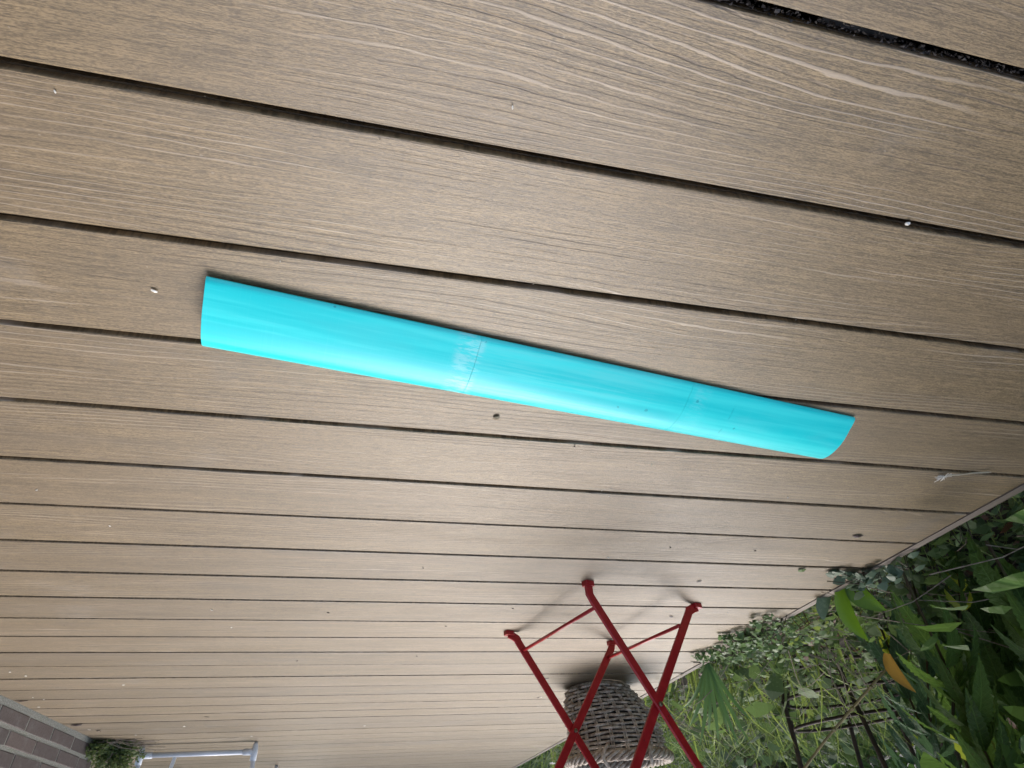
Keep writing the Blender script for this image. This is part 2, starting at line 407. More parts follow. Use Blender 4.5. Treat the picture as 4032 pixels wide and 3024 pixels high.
prof = top + bot; k = len(prof)
for (s0, s1) in ((0, -.2940), (-.29422, -.5920), (-.59222, -.8805)):
    m = MB(); N = 14
    ch = .0003
    xs = [s0, s0 - ch] + [s0 - ch + (s1 + 2 * ch - s0) * i / N for i in range(1, N)] + [s1 + ch, s1]
    for i, x in enumerate(xs):
        e = .0002 if i in (0, len(xs) - 1) else 0
        for (y, z) in prof:
            z2 = z - e if z > .001 else z
            m.v.append((x, y, z2 + .0005))
    for i in range(len(xs) - 1):
        for q in range(k): m.f.append((i*k+q, i*k+(q+1) % k, (i+1)*k+(q+1) % k, (i+1)*k+q))
    for base, rev in ((0, True), ((len(xs)-1)*k, False)):
        idx = []
        nt, nb = len(top), len(bot)
        # end cap as quads between the outer and inner skins
        for q in range(nb - 1):
            t0 = round(q * (nt - 1) / (nb - 1)); t1 = round((q + 1) * (nt - 1) / (nb - 1))
            a = [base + nt - 1 - u for u in range(t0, t1 + 1)]; b = [base + nt + q + 1, base + nt + q]
            f = a + b
            m.f.append(tuple(f if rev else reversed(f)))
    m.build('blade_segment', BLADE, blade, smooth=True)
for o in blade.children:
    me = o.data
    bpy.context.view_layer.objects.active = o
    md = o.modifiers.new('edge', 'EDGE_SPLIT'); md.split_angle = R(27)

# ------------------------------------------------------------ red folding chair
chair = tag(empty('folding_chair', (-.60, 1.50, 0)), 'red metal folding chair whose crossed flat legs stand before the wicker basket', 'folding chair')
base = Vector((-.60, 1.50, 0))
V = Vector
def rel(*pts): return [V(p) - base for p in pts]
def leg(foot, tab, bend, cross, ztop, side, extra=None):
    bend, cross = V(bend), V(cross); d = (cross - bend) / (cross.z - bend.z)
    topp = cross + d * (ztop - cross.z)
    off = V(side) * .0042
    nrm = V((d.y, -d.x, 0)).normalized()
    mid = bend + d * .006
    pts = [V(tab) + off * .3, V(tab).lerp(bend, .55) + off * .6, bend + off + V((0, 0, .002)), mid + off + V((0, 0, .004)), cross + off, topp + off]
    if extra: pts += [V(e) + off for e in extra]
    m = MB(); m.bar([p - base for p in pts], nrm, .0105, .0033)
    o = m.build('leg', RED, chair)
    f = MB(); t = V(tab) - base; f.bar([(t.x, t.y, 0), (t.x, t.y, .011)], nrm, .0125, .0095, .002)
    f.build('foot_pad', RED, o)
    return d, topp
A = leg((-.488, 1.262, 0), (-.487, 1.259, .007), (-.486, 1.264, .026), (-.634, 1.321, .246), .80, (-.36, -.93, 0))
C = leg((-.834, 1.399, 0), (-.834, 1.399, .008), (-.806, 1.387, .018), (-.634, 1.321, .246), .455, (.36, .93, 0))
B = leg((-.382, 1.647, 0), (-.383, 1.647, .008), (-.409, 1.654, .016), (-.559, 1.697, .239), .80, (.27, .96, 0))
D = leg((-.723, 1.743, 0), (-.724, 1.744, .007), (-.718, 1.741, .016), (-.559, 1.697, .239), .455, (-.27, -.96, 0))
def rod(p, q, name='stretcher', r=.0042):
    m = MB(); m.tube([V(p) - base, V(q) - base], r, 10); m.build(name, RED, chair, smooth=True)
rod((-.497, 1.268, .057), (-.424, 1.664, .047)); rod((-.755, 1.369, .064), (-.699, 1.741, .049))
for c_, s_ in (((-.634, 1.321, .246), (-.36, -.93, 0)), ((-.559, 1.697, .239), (-.27, -.96, 0))):
    m = MB(); p = V(c_) - base; s_ = V(s_)
    m.tube([p - s_ * .011, p + s_ * .0105, p + s_ * .0125], [.0052, .0052, .0035], 12); m.build('bolt', STEEL, chair)
# seat slats between the two leg frames, back slats between the tall legs
def lerp_leg(L, z): return L[1] + L[0] * (z - L[1].z)
fA, fB = lerp_leg(C, .452), lerp_leg(D, .452); bA, bB = lerp_leg(A, .452), lerp_leg(B, .452)
for (p, q) in ((fA, bA), (fB, bB)):
    m = MB(); m.bar(rel(p + V((0, 0, .006)), q + V((0, 0, .006))), (0, 1, 0), .009, .003); m.build('seat_rail', RED, chair)
for i in range(6):
    t = -.02 + i / 5 * 1.04
    p = fA.lerp(bA, t); q = fB.lerp(bB, t)
    m = MB(); m.bar(rel(p + (p - q) * .04 + V((0, 0, .021)), q + (q - p) * .04 + V((0, 0, .021))), (0, 0, 1), .012, .005); m.build('seat_slat', RED, chair)
for z in (.60, .70, .78):
    p = lerp_leg(A, z); q = lerp_leg(B, z); d = A[0].normalized()
    nn = d.cross((q - p).normalized()).normalized()
    m = MB(); m.bar(rel(p + nn * .012, q + nn * .012), nn, .02, .005); m.build('back_slat', RED, chair)

# ------------------------------------------------------------ wicker basket
bk = tag(empty('wicker_basket', (-.885, 2.36, 0), (0, 0, .3)), 'grey weathered wicker basket flaring upward, standing behind the red chair', 'basket')
def brad(z): return .104 + .075 * min(1, z / .10) ** .7 * .55 + .115 * z
def bcen(z): return V((-.048 * min(1, z / .16), .0, 0))
rng2 = random.Random(3); NS = 22; H = .235
m = MB(); m.tube([(math.cos(a) * .098, math.sin(a) * .098, .008) for a in [2 * math.pi * i / 40 for i in range(40)]], .0085, 8, closed=True); m.build('foot_ring', WICKER, bk, smooth=True)
m = MB(); N = 32
m.v = [(math.cos(2 * math.pi * i / N) * .1, math.sin(2 * math.pi * i / N) * .1, .012) for i in range(N)] + [(math.cos(2 * math.pi * i / N) * .1, math.sin(2 * math.pi * i / N) * .1, .018) for i in range(N)]
m.f = [tuple(reversed(range(N))), tuple(range(N, 2 * N))] + [(i, (i + 1) % N, N + (i + 1) % N, N + i) for i in range(N)]
m.build('base_disc', WICKER, bk)
for s in range(NS):
    a = 2 * math.pi * s / NS
    for da in (-.022, .022):
        m = MB(); m.tube([V((math.cos(a + da) * brad(z), math.sin(a + da) * brad(z), z)) + bcen(z) for z in (.01, .05, .10, .15, .20, H)], .0032, 6); m.build('stake', WICKER, bk, smooth=True)
rows = 17
for rI in range(rows):
    z0 = .017 + rI * (H - .022) / (rows - 1); ph = rI % 2
    m = MB(); pts = []; rs = []
    M_ = NS * 6; wob = [rng2.uniform(-.0013, .0013) for _ in range(12)]
    for i in range(M_):
        a = 2 * math.pi * i / M_
        u = i / 6 / 2 * 2 * math.pi / 1.0
        amp = math.cos(math.pi * (i / 6 + ph))
        amp = math.copysign(abs(amp) ** .6, amp)
        zz = z0 + wob[int(i / M_ * 12)] + .0009 * math.sin(a * 5 + rI)
        rr = brad(zz) + amp * .0085
        pts.append(V((math.cos(a) * rr, math.sin(a) * rr, zz + .0016 * amp)) + bcen(zz)); rs.append(.0049 + .0006 * math.sin(i * .37 + rI * 2))
    m.tube(pts, rs, 6, closed=True); m.build('weaver', WICKER, bk, smooth=True)
m = MB(); N = 32; zs = (.016, .06, .11, .16, H - .004)
for z in zs: m.v += [tuple(V((math.cos(2 * math.pi * i / N) * (brad(z) - .0135), math.sin(2 * math.pi * i / N) * (brad(z) - .0135), z)) + bcen(z)) for i in range(N)]
for L in range(len(zs) - 1): m.f += [(L*N+i, L*N+(i+1) % N, (L+1)*N+(i+1) % N, (L+1)*N+i) for i in range(N)]
m.build('gap_shade_sheet', BLACK, bk, smooth=True)  # black sheet added inside so the weave gaps look shaded
# rolled, twisted rim
for s in range(5):
    m = MB(); pts = []; M_ = 110
    for i in range(M_):
        a = 2 * math.pi * i / M_; tw = a * 9 + s * 2 * math.pi / 5
        rr = brad(H) + .010 + math.cos(tw) * .0115; zz = H + .012 + math.sin(tw) * .0125
        pts.append(V((math.cos(a) * rr, math.sin(a) * rr, zz)) + bcen(H))
    m.tube(pts, .0062, 6, closed=True); m.build('rim_strand', WICKER, bk, smooth=True)
for a0 in (-1.35, -2.15, 1.1):
    for dd in (-.012, .0, .012):
        m = MB(); pts = []
        for i in range(9):
            t = i / 8; al = a0 + dd + .10 * math.sin(t * 3); rr = brad(H) + .012 + .022 * math.sin(math.pi * t)
            pts.append(V((math.cos(al) * rr, math.sin(al) * rr, H - .024 + .075 * t)) + bcen(H))
        m.tube(pts, .0040, 6); m.build('rim_binding', WICKER, bk, smooth=True)

# ------------------------------------------------------------ drying rack
rk = tag(empty('drying_rack', (.73, 3.47, 0)), 'white tubular clothes drying rack with plastic corner joints near the brick wall', 'drying rack')
rb = V((.73, 3.47, 0)); rr_ = lambda *p: [V(q) - rb for q in p]
for x in (.483, .981):
    m = MB(); m.tube(rr_((x, 3.467, .02), (x - .003, 3.467, .12), (x, 3.467, .95)), .0105, 12); o = m.build('post', CHROME, rk, smooth=True)
    m = MB(); m.tube(rr_((x, 3.467, 0), (x, 3.467, .012), (x, 3.467, .03), (x, 3.467, .078)), [.006, .011, .0145, .0145], 14); m.build('foot_joint', WHITEP, o, smooth=True)
    d = 1 if x < .7 else -1
    m = MB(); m.tube(rr_((x, 3.467, .041), (x + d * .05, 3.467, .041)), .0142, 14); m.build('tee_joint', WHITEP, o, smooth=True)
m = MB(); m.tube(rr_((.53, 3.467, .041), (.935, 3.467, .041)), .0112, 12); m.build('bottom_rail', CHROME, rk, smooth=True)
for x in (.47, .99):
    m = MB(); m.tube(rr_((x, 4.40, .0), (x, 4.39, .03), (x, 3.95, .95)), [.009, .0105, .0105], 12); m.build('rear_post', CHROME, rk, smooth=True)
m = MB(); m.bar(rr_((.929, 3.873, .004), (.955, 3.80, .35), (.98, 3.60, .93)), (0, 1, 0), .009, .003); m.build('strut', WHITEP, rk)
for i in range(8):
    y = 3.467 + i * .07; m = MB(); m.tube(rr_((.47, y, .95), (.99, y, .95)), .003, 8); m.build('hanging_rod', CHROME, rk, smooth=True)
for x in (.47, .99):
    m = MB(); m.tube(rr_((x, 3.45, .955), (x, 3.98, .955)), .006, 10); m.build('top_rail', CHROME, rk, smooth=True)

# ------------------------------------------------------------ leaves
def leaf_mesh(name, mat, L=1.0, W=.28, n=8, fold=.25, droop=.35, serr=.0, peak=.4, twist=0, seed=0):
    """blade along +X from its stalk at the origin, L long and W wide, folded along the midrib and curled down"""
    q = random.Random(seed); m = MB(); rows = []
    for i in range(n + 1):
        t = i / n
        if t < peak: wd = math.sin(t / peak * math.pi / 2) ** .8
        else: wd = max(0, math.cos((t - peak) / (1 - peak) * math.pi / 2)) ** .85
        wd *= W / 2
        if serr and 0 < i < n: wd *= 1 + (serr if i % 2 else -serr) 
        z = -droop * t * t * L + q.uniform(-.01, .01) * L
        c = V((t * L * (1 - .15 * droop * t), 0, z))
        tw = twist * t
        a = V((0, math.cos(tw) * wd, fold * wd * 1.2 + math.sin(tw) * wd)); b = V((0, -math.cos(tw) * wd, fold * wd * 1.2 - math.sin(tw) * wd))
        sk = V((.035 * L * serr * 4 if i % 2 else 0, 0, 0))
        rows.append((c, c + a + sk, c + b + sk))
    for r_ in rows: m.v += [tuple(p) for p in r_]
    for i in range(n):
        a, b = i * 3, i * 3 + 3
        m.f += [(a, b, b + 1, a + 1), (a, a + 2, b + 2, b)]
    return m.mesh(name, mat, True)
TALL = [leaf_mesh('leaf', GREEN_TALL, 1, .215 + .03 * i, 26, .22, .2 + .16 * i, .10, .34, .35 * (i - 1.5), i) for i in range(4)]
COOL = [leaf_mesh('leaf', GREEN_COOL, 1, .19 + .03 * i, 26, .25, .25 + .16 * i, .09, .36, .3 * (1.5 - i), 10 + i) for i in range(4)]
YEL = leaf_mesh('leaf', YELLOW, 1, .32, 10, .5, .2, .08, .4, .4, 5)
YG = leaf_mesh('leaf', YELLOWGREEN, 1, .36, 10, .2, .3, .12, .42, .2, 6)
BRN = leaf_mesh('leaf', BROWNLEAF, 1, .34, 10, .5, .6, .1, .42, .9, 8)
BROAD = leaf_mesh('leaf', GREEN_LIME, 1, .36, 12, .3, .35, 0, .3, .15, 9)

def plant(name, label, base, pts, leaflen, nodes, per, meshes, stem=STEMR, r=.0035, droop=.55, group=None, seed=0, t0=.12, cat='plant', tilt=None, odd=None):
    q = random.Random(seed); base = V(base)
    root = tag(empty(name, base), label, cat, group)
    P_ = [V(p) - base for p in pts]
    dense = []
    for i in range(len(P_) - 1):
        for k_ in range(6): dense.append(P_[i].lerp(P_[i+1], k_ / 6))
    dense.append(P_[-1])
    m = MB(); m.tube(dense, [r * (1 - .55 * i / len(dense)) for i in range(len(dense))], 7); m.build('stem', stem, root, smooth=True)
    ang = q.uniform(0, 6.28)
    for i in range(nodes):
        t = t0 + (1 - t0) * i / max(1, nodes - 1)
        f = t * (len(dense) - 1); a = dense[int(f)]; b = dense[min(int(f) + 1, len(dense) - 1)]; p = a.lerp(b, f - int(f))
        ang += 2.4 if per < 2 else math.pi / per + q.uniform(-.3, .3)
        for k_ in range(per):
            az = ang + k_ * 2 * math.pi / per + q.uniform(-.3, .3)
            dr = droop + q.uniform(-.35, .35) - .5 * t * (1 if i == nodes - 1 else .3)
            s = leaflen * q.uniform(.7, 1.12) * (1 - .35 * t ** 3)
            me = q.choice(meshes)
            if odd and q.random() < odd[1]: me = q.choice(odd[0])
            link('leaf', me, root, p, Euler((q.uniform(-.35, .35), dr, az), 'XYZ'), (s, s * q.uniform(.8, 1.15), s))
    return root
G = 'tall serrated-leaf plants beside the deck'
LB = -.15
plant('tall_plant', 'tall plant with whorls of drooping cool green leaves, nearest the yellow leaf', (-1.63, 1.44, LB), [(-1.63, 1.44, LB), (-1.60, 1.50, .10), (-1.575, 1.56, .24), (-1.556, 1.58, .34), (-1.55, 1.60, .62)], .135, 8, 4, COOL, STEMR, .0036, .62, G, 1, .14)
plant('tall_plant', 'thick dark bare stemmed plant rising from the soil at the deck edge', (-1.68, 1.31, LB), [(-1.68, 1.31, LB), (-1.664, 1.37, .0), (-1.655, 1.43, .07), (-1.60, 1.52, .27), (-1.57, 1.57, .70)], .12, 6, 2, COOL, STEMD, .0062, .7, G, 2, .45)
plant('tall_plant', 'bright green serrated plant at the right edge, nearest the camera', (-1.62, 1.02, LB), [(-1.62, 1.02, LB), (-1.64, 1.06, .1), (-1.68, 1.12, .35), (-1.70, 1.16, .8)], .15, 10, 4, TALL, STEMR, .004, .9, G, 3, .3, odd=([YG], .04))
plant('tall_plant', 'short stemmed plant with a few serrated leaves close under the deck edge', (-1.60, 1.25, LB), [(-1.60, 1.25, LB), (-1.585, 1.27, -.05), (-1.575, 1.30, .04)], .125, 3, 4, TALL, STEMR, .003, 1.0, G, 4, .5, odd=([YG], .15))
plant('tall_plant', 'dense green serrated plant behind the dark bare stem', (-1.95, 1.50, LB), [(-1.95, 1.50, LB), (-1.94, 1.54, .15), (-1.92, 1.60, .4), (-1.90, 1.64, .8)], .19, 9, 3, TALL, STEMR, .0045, .5, G, 5, .25)
plant('tall_plant', 'dark olive leaved plant behind the yellow leaf', (-1.80, 1.78, LB), [(-1.80, 1.78, LB), (-1.79, 1.79, .1), (-1.80, 1.80, .3), (-1.80, 1.80, .6)], .15, 7, 3, TALL, STEMD, .004, .55, G, 6, .3)
plant('tall_plant', 'leafy green plant far out on the right, half hidden by nearer leaves', (-2.25, 1.75, LB), [(-2.25, 1.75, LB), (-2.23, 1.80, .2), (-2.2, 1.86, .6), (-2.2, 1.9, 1.0)], .20, 10, 3, TALL, STEMR, .0045, .45, G, 7, .2, odd=([BRN], .04))
plant('tall_plant', 'green serrated plant at the far right corner beside the soil', (-1.95, 1.15, LB), [(-1.95, 1.15, LB), (-1.97, 1.2, .2), (-2.0, 1.3, .5), (-2.0, 1.32, .9)], .20, 9, 3, TALL, STEMR, .0045, .5, G, 8, .2)
plant('tall_plant', 'slender cool green plant just right of the iron stand', (-2.42, 2.20, LB), [(-2.42, 2.20, LB), (-2.40, 2.22, .1), (-2.39, 2.25, .35), (-2.37, 2.27, .65)], .14, 8, 3, COOL, STEMR, .0035, .6, G, 9, .3)
plant('tall_plant', 'cool green leaved plant reaching low behind the iron stand', (-2.75, 2.75, LB), [(-2.75, 2.75, LB), (-2.73, 2.77, .1), (-2.72, 2.80, .35), (-2.70, 2.82, .7)], .16, 9, 4, COOL, STEMR, .0035, .55, G, 10, .2)
for i, (lb, x, y, h_, ll, ms, t0_) in enumerate([
    ('broad serrated plant leaning over the cane from the right', -1.70, 1.72, 1.0, .19, COOL, .26),
    ('leafy plant between the bare stem and the yellow leaf', -1.80, 1.62, 1.1, .20, TALL, .24),
    ('bright serrated plant in front of the dark soil, foliage high', -1.44, 1.30, 1.2, .20, TALL, .36),
    ('dense plant with long drooping leaves at the right picture edge', -1.72, 1.40, 1.3, .22, TALL, .26),
    ('tall plant with light green leaves low on the far right edge', -1.50, 1.08, 1.2, .20, TALL, .30),
    ('cool green plant behind the dense drooping one at right', -1.85, 1.30, 1.4, .22, COOL, .20),
    ('tall leafy plant crowding the right side of the iron stand', -2.35, 1.95, 1.4, .22, TALL, .12),
    ('leafy cool green plant in the bottom right corner', -2.05, 1.80, 1.3, .21, COOL, .22),
    ('leafy plant with narrow dark leaves right behind the iron stand', -2.45, 2.6, 1.2, 0.20, COOL, 0.1),
    ('mid green plant filling the gap below the yellow leaf', -1.95, 1.75, 1.0, 0.20, TALL, 0.15),
    ('dark narrow leaved plant deep behind the bare stem', -2.1, 1.6, 1.2, 0.21, COOL, 0.12),
    ('dark leafy plant low at the right edge over bare soil', -1.8, 1.05, 0.9, 0.20, TALL, 0.25)]):
    plant('tall_plant', lb, (x, y, LB), [(x, y, LB), (x - .01, y + .02, .15), (x - .03, y + .05, .5), (x - .05, y + .06, h_)], ll * .88, 16, 4, ms, STEMR, .0042, .75, G, 50 + i, t0_, odd=([YG], .015))
for i in range(6):
    x = -2.5 - 1.9 * rng.random() - .2 * i; y = 1.3 + 2.3 * rng.random() + .12 * i
    plant('tall_plant', 'distant leafy plant in the dim growth behind the nearer serrated plants', (x, y, LB), [(x, y, LB), (x + .03, y + .04, .2), (x + .05, y + .07, .6), (x + .04, y + .08, 1.1 + .3 * rng.random())], .19, 12, 4, TALL + COOL, STEMR, .005, .55, G, 30 + i, .12)
# broad bright leaves under the deck edge
b0 = V((-1.215, 1.27, LB)); r0 = tag(empty('broad_leaf_plant', b0), 'plant with two glossy lime green pointed leaves poking out under the deck trim', 'plant')
m = MB(); m.tube([(0, 0, 0), (-.003, -.01, .06), (-.003, -.02, .10)], .004, 7); m.build('stem', STEMD, r0, smooth=True)
def strip_leaf(name, mat, parent, org, path, wmax, bow, side):
    m = MB(); n_ = 12; rows = []
    P_ = [V(p) - V(org) for p in path]
    for i in range(n_ + 1):
        t = i / n_; c = P_[0].lerp(P_[1], t).lerp(P_[1].lerp(P_[2], t), t); wd = wmax * math.sin(math.pi * min(1, .10 + t * .9)) ** .75 if t < 1 else 0
        sd = V(side).normalized(); up = (P_[2] - P_[0]).cross(sd).normalized()
        rows += [c + sd * wd + up * wd * bow, c, c - sd * wd + up * wd * bow]
    m.v = [tuple(p) for p in rows]
    for i in range(n_):
        a_, b_ = i * 3, i * 3 + 3; m.f += [(a_, b_, b_ + 1, a_ + 1), (a_ + 1, b_ + 1, b_ + 2, a_ + 2)]
    return m.build(name, mat, parent, smooth=True)
strip_leaf('leaf', GREEN_LIME, r0, b0, [(-1.205, 1.255, -.035), (-1.225, 1.28, .03), (-1.285, 1.262, .055)], .026, .3, (.75, .5, .35))
strip_leaf('leaf', GREEN_LIME, r0, b0, [(-1.195, 1.262, -.035), (-1.175, 1.30, .05), (-1.232, 1.302, .118)], .024, .35, (.9, .2, .35))
strip_leaf('leaf', GREEN_DUSK, r0, b0, [(-1.19, 1.31, -.035), (-1.165, 1.33, .01), (-1.16, 1.345, .055)], .022, .2, (.9, .3, .2))

# yellow leaf on the cane
cane = tag(empty('bamboo_cane', (-1.52, 1.78, .0)), 'thin diagonal yellow brown cane slanting up to the yellow leaf', 'cane')
# placed between two measured points
m = MB(); m.tube([V((-1.492, 1.555, .125)) - V((-1.52, 1.78, 0)), V((-1.46, 1.66, .18)) - V((-1.52, 1.78, 0)), V((-1.388, 1.79, .27)) - V((-1.52, 1.78, 0)), V((-1.20, 1.93, .45)) - V((-1.52, 1.78, 0))], .0038, 8); m.build('shaft', BAMBOO, cane, smooth=True)
for i in range(3):
    p = V((-1.492, 1.555, .125)).lerp(V((-1.388, 1.79, .27)), .25 + .3 * i) - V((-1.52, 1.78, 0)); m = MB()
    m.tube([p - V((.004, -.003, .003)), p + V((.004, -.003, .003))], .005, 8); m.build('joint', BAMBOO, cane)
yb = V((-1.496, 1.534, .088)); o = strip_leaf('yellow_leaf', YELLOW, None, yb, [(-1.496, 1.534, .088), (-1.482, 1.537, .150), (-1.517, 1.514, .197)], .020, .55, (.7, .6, -.35)); o.location = yb
tag(o, 'single yellowed curled leaf hanging at the tip of the cane', 'leaf')

# ------------------------------------------------------------ palm fan
pb = V((-1.25, 2.16, LB)); pr = tag(empty('palm_plant', pb), 'fan palm leaf with long green pleated blades at the deck edge', 'plant')
m = MB(); m.tube([(0, 0, 0), (.02, -.06, .07), (.036, -.105, .13)], .006, 8); m.build('stem', STEMD, pr, smooth=True)
tips = [(-1.208, 2.225, .205), (-1.245, 2.21, .165), (-1.266, 2.20, .200), (-1.300, 2.175, .18), (-1.315, 2.162, .220), (-1.347, 2.143, .212), (-1.19, 2.24, .15), (-1.186, 2.245, .09), (-1.36, 2.12, .15)]
hub = V((-1.214, 2.055, -.02))
for i, tp in enumerate(tips):
    tp = V(tp); d = tp - hub; L = d.length; side = d.cross(V((.5, -1, .3 + .25 * math.sin(i * 2.1)))).normalized(); nz_ = d.cross(side).normalized()
    m = MB(); rows = []; N = 12
    for j in range(N + 1):
        t = j / N; wd = .0074 * min(1, .25 + t * 2.2) * max(.02, (1 - t ** 3)) ** .8
        c = hub + d * (t * 1.08) + V((0, 0, .025 * math.sin(math.pi * t)))
        rows.append((c - side * wd - nz_ * wd * .35, c, c + side * wd - nz_ * wd * .35))
    for r_ in rows: m.v += [tuple(p - pb) for p in r_]
    for j in range(N):
        a, b = j * 3, j * 3 + 3; m.f += [(a, b, b + 1, a + 1), (a + 1, b + 1, b + 2, a + 2)]
    m.build('leaf', GREEN_PALM, pr, smooth=True)

# ------------------------------------------------------------ iron garden stand
ib = V((-2.093, 2.468, LB)); iron = tag(empty('iron_stand', ib), 'rusty black iron garden stand of hoops and upright rods among the plants', 'plant stand')
def itube(name, pts, r=.0068, n=8):
    m = MB(); m.tube([V(p) - ib for p in pts], r, n); m.build(name, IRON, iron, smooth=True)
def arc(c, rad, z, a0, a1, n=24, tilt=0): return [(c[0] + rad * math.cos(a0 + (a1 - a0) * i / n), c[1] + rad * math.sin(a0 + (a1 - a0) * i / n), z + tilt * math.cos(a0 + (a1 - a0) * i / n)) for i in range(n + 1)]
ic = (-2.093, 2.468)
itube('hoop', arc(ic, .27, .03, .3, 2 * math.pi + .3, 44)); itube('hoop', arc(ic, .255, .125, .6, 2 * math.pi + .6, 44, .012)); itube('hoop', arc(ic, .17, -.09, 0, 2 * math.pi, 32), .007)
for a in (.35, 1.0, 2.2, 3.0, 4.15, 5.35):
    x, y = ic[0] + .27 * math.cos(a), ic[1] + .27 * math.sin(a)
    itube('rod', [(ic[0] + .20 * math.cos(a), ic[1] + .20 * math.sin(a), LB + .005), (ic[0] + .235 * math.cos(a), ic[1] + .235 * math.sin(a), -.06), (x, y, .03), (x + .05 * math.sin(a), y, .35), (x + .03, y, .80)], .0092)
itube('leg', [(-1.90, 2.36, LB), (-1.905, 2.34, -.05), (-1.925, 2.30, .03)], .0095)
itube('hoop', arc((ic[0] + .03, ic[1]), .27, .80, 0, 2 * math.pi, 40))

# ------------------------------------------------------------ ground cover, grass and litter
def small_leaf(m, p, s, nrm, az, q, w=.62):
    t = V((math.cos(az), math.sin(az), 0)); t = (t - nrm * t.dot(nrm)).normalized(); b = nrm.cross(t)
    m.add([p, p + t * s * .35 + b * s * w * .5 + nrm * s * .06, p + t * s * .35 - b * s * w * .5 + nrm * s * .06, p + t * s * .8 + b * s * w * .32, p + t * s * .8 - b * s * w * .32, p + t * s * 1.05 - nrm * s * .12],
          [(0, 2, 4, 3, 1), (3, 4, 5)])
def rn(q, up=.5):
    v = V((q.gauss(0, 1), q.gauss(0, 1), q.gauss(0, 1))).normalized(); v.z = abs(v.z) + up; return v.normalized()
q = random.Random(11); m = MB()
for i in range(17000):
    u = q.random(); x = -1.2 - 4.2 * u ** 1.6; y = .1 + 6.9 * q.random()
    hgt = .02 + .10 * (mnoise.noise(V((x * 2.2, y * 2.2, 1))) + .6) 
    z = LB + max(.0, hgt) * q.random() ** .6 + .01
    if x > -1.45 and y < 2.2: z = min(z, LB + .07)
    small_leaf(m, V((x, y, z)), q.uniform(.014, .055) * (1 + .25 * u * 3), rn(q, .6), q.uniform(0, 6.28), q)
for i in range(1300):
    x = -1.19 - .75 * q.random() ** 1.3; y = .5 + 1.75 * q.random()
    small_leaf(m, V((x, y, LB + .02 + (.10 if x < -1.3 else .05) * q.random() * (1.8 if y > 1.35 else .8))), q.uniform(.016, .05), rn(q, .3), q.uniform(0, 6.28), q, .34)
for i in range(500):
    x = -1.3 - 2.6 * q.random(); y = 2.0 + 3.0 * q.random()
    small_leaf(m, V((x, y, LB + .05 + .22 * q.random())), q.uniform(.05, .12), rn(q, .35), q.uniform(0, 6.28), q, .6)
tag(m.build('ground_cover', GREEN_IVY), 'low tangle of small green leaves covering the soil past the deck', kind='stuff')
m = MB(); q = random.Random(12)
def blade(m, p, L, az, lean, wd, q):
    rows = []
    for j in range(5):
        t = j / 4; h = L * t * (1 - .35 * lean * t); o = L * lean * t * t
        c = p + V((math.cos(az) * o, math.sin(az) * o, h - L * .35 * max(0, lean - .5) * t ** 3)); s_ = V((-math.sin(az), math.cos(az), 0)) * wd * (1 - t ** 1.6 * .95)
        rows += [c - s_, c + s_]
    m.add(rows, [(2*j, 2*j+2, 2*j+3, 2*j+1) for j in range(4)])
for i in range(2600):
    x = -1.22 - 3.6 * q.random() ** 1.3; y = 2.0 + 4.9 * q.random()
    if mnoise.noise(V((x * 1.7, y * 1.7, 4))) < q.uniform(-.35, .25): continue
    blade(m, V((x, y, LB)), q.uniform(.10, .48), q.uniform(0, 6.28), q.uniform(.2, 1.3), q.uniform(.0016, .0046), q)
for i in range(520):
    x = -1.23 - 2.2 * q.random(); y = 2.1 + 2.6 * q.random()
    blade(m, V((x, y, LB)), q.uniform(.22, .5), q.uniform(0, 6.28), q.uniform(.3, 1.1), q.uniform(.004, .0085), q)
for i in range(700):
    x = -1.21 - .5 * q.random(); y = .2 + 2.2 * q.random()
    blade(m, V((x, y, LB)), q.uniform(.06, .16), q.uniform(0, 6.28), q.uniform(.3, 1.0), q.uniform(.001, .002), q)
tag(m.build('long_grass', GREEN_GRASS), 'long bright grass growing along the deck edge and behind the basket', kind='stuff')
m = MB(); q = random.Random(13)
for i in range(240):
    x = -1.21 - 1.9 * q.random() ** 1.4; y = .6 + 3.2 * q.random(); p = V((x, y, LB + .03 + q.random() * .2)); L = q.uniform(.08, .32); a = q.uniform(0, 6.28)
    d = V((math.cos(a), math.sin(a), q.uniform(-.25, .6))) * L
    m.tube([p, p + d * .5 + V((q.gauss(0, .012), q.gauss(0, .012), .01)), p + d], [.0016, .0013, .0006], 4, cap=False)
for i in range(12):
    p = V((-1.72 + q.gauss(0, .06), 2.02 + q.gauss(0, .05), -.06 + q.gauss(0, .02))); e = p + V((-.20 + q.gauss(0, .08), .10 + q.gauss(0, .06), .17 + q.gauss(0, .05)))
    m.tube([p, p.lerp(e, .5) + V((0, 0, .03 * q.random())), e], [.0026, .002, .0009], 4, cap=False)
tag(m.build('dry_twigs', TWIG), 'dry grey twigs and dead stalks tangled among the plants', kind='stuff')
m = MB()
for i in range(700):
    x = -1.22 - 1.8 * q.random(); y = .4 + 4 * q.random()
    small_leaf(m, V((x, y, LB + .015 + .06 * q.random())), q.uniform(.02, .05), rn(q, .5), q.uniform(0, 6.28), q, .5)
tag(m.build('leaf_litter', BROWNLEAF), 'brown fallen leaves lying in the ground cover', kind='stuff')

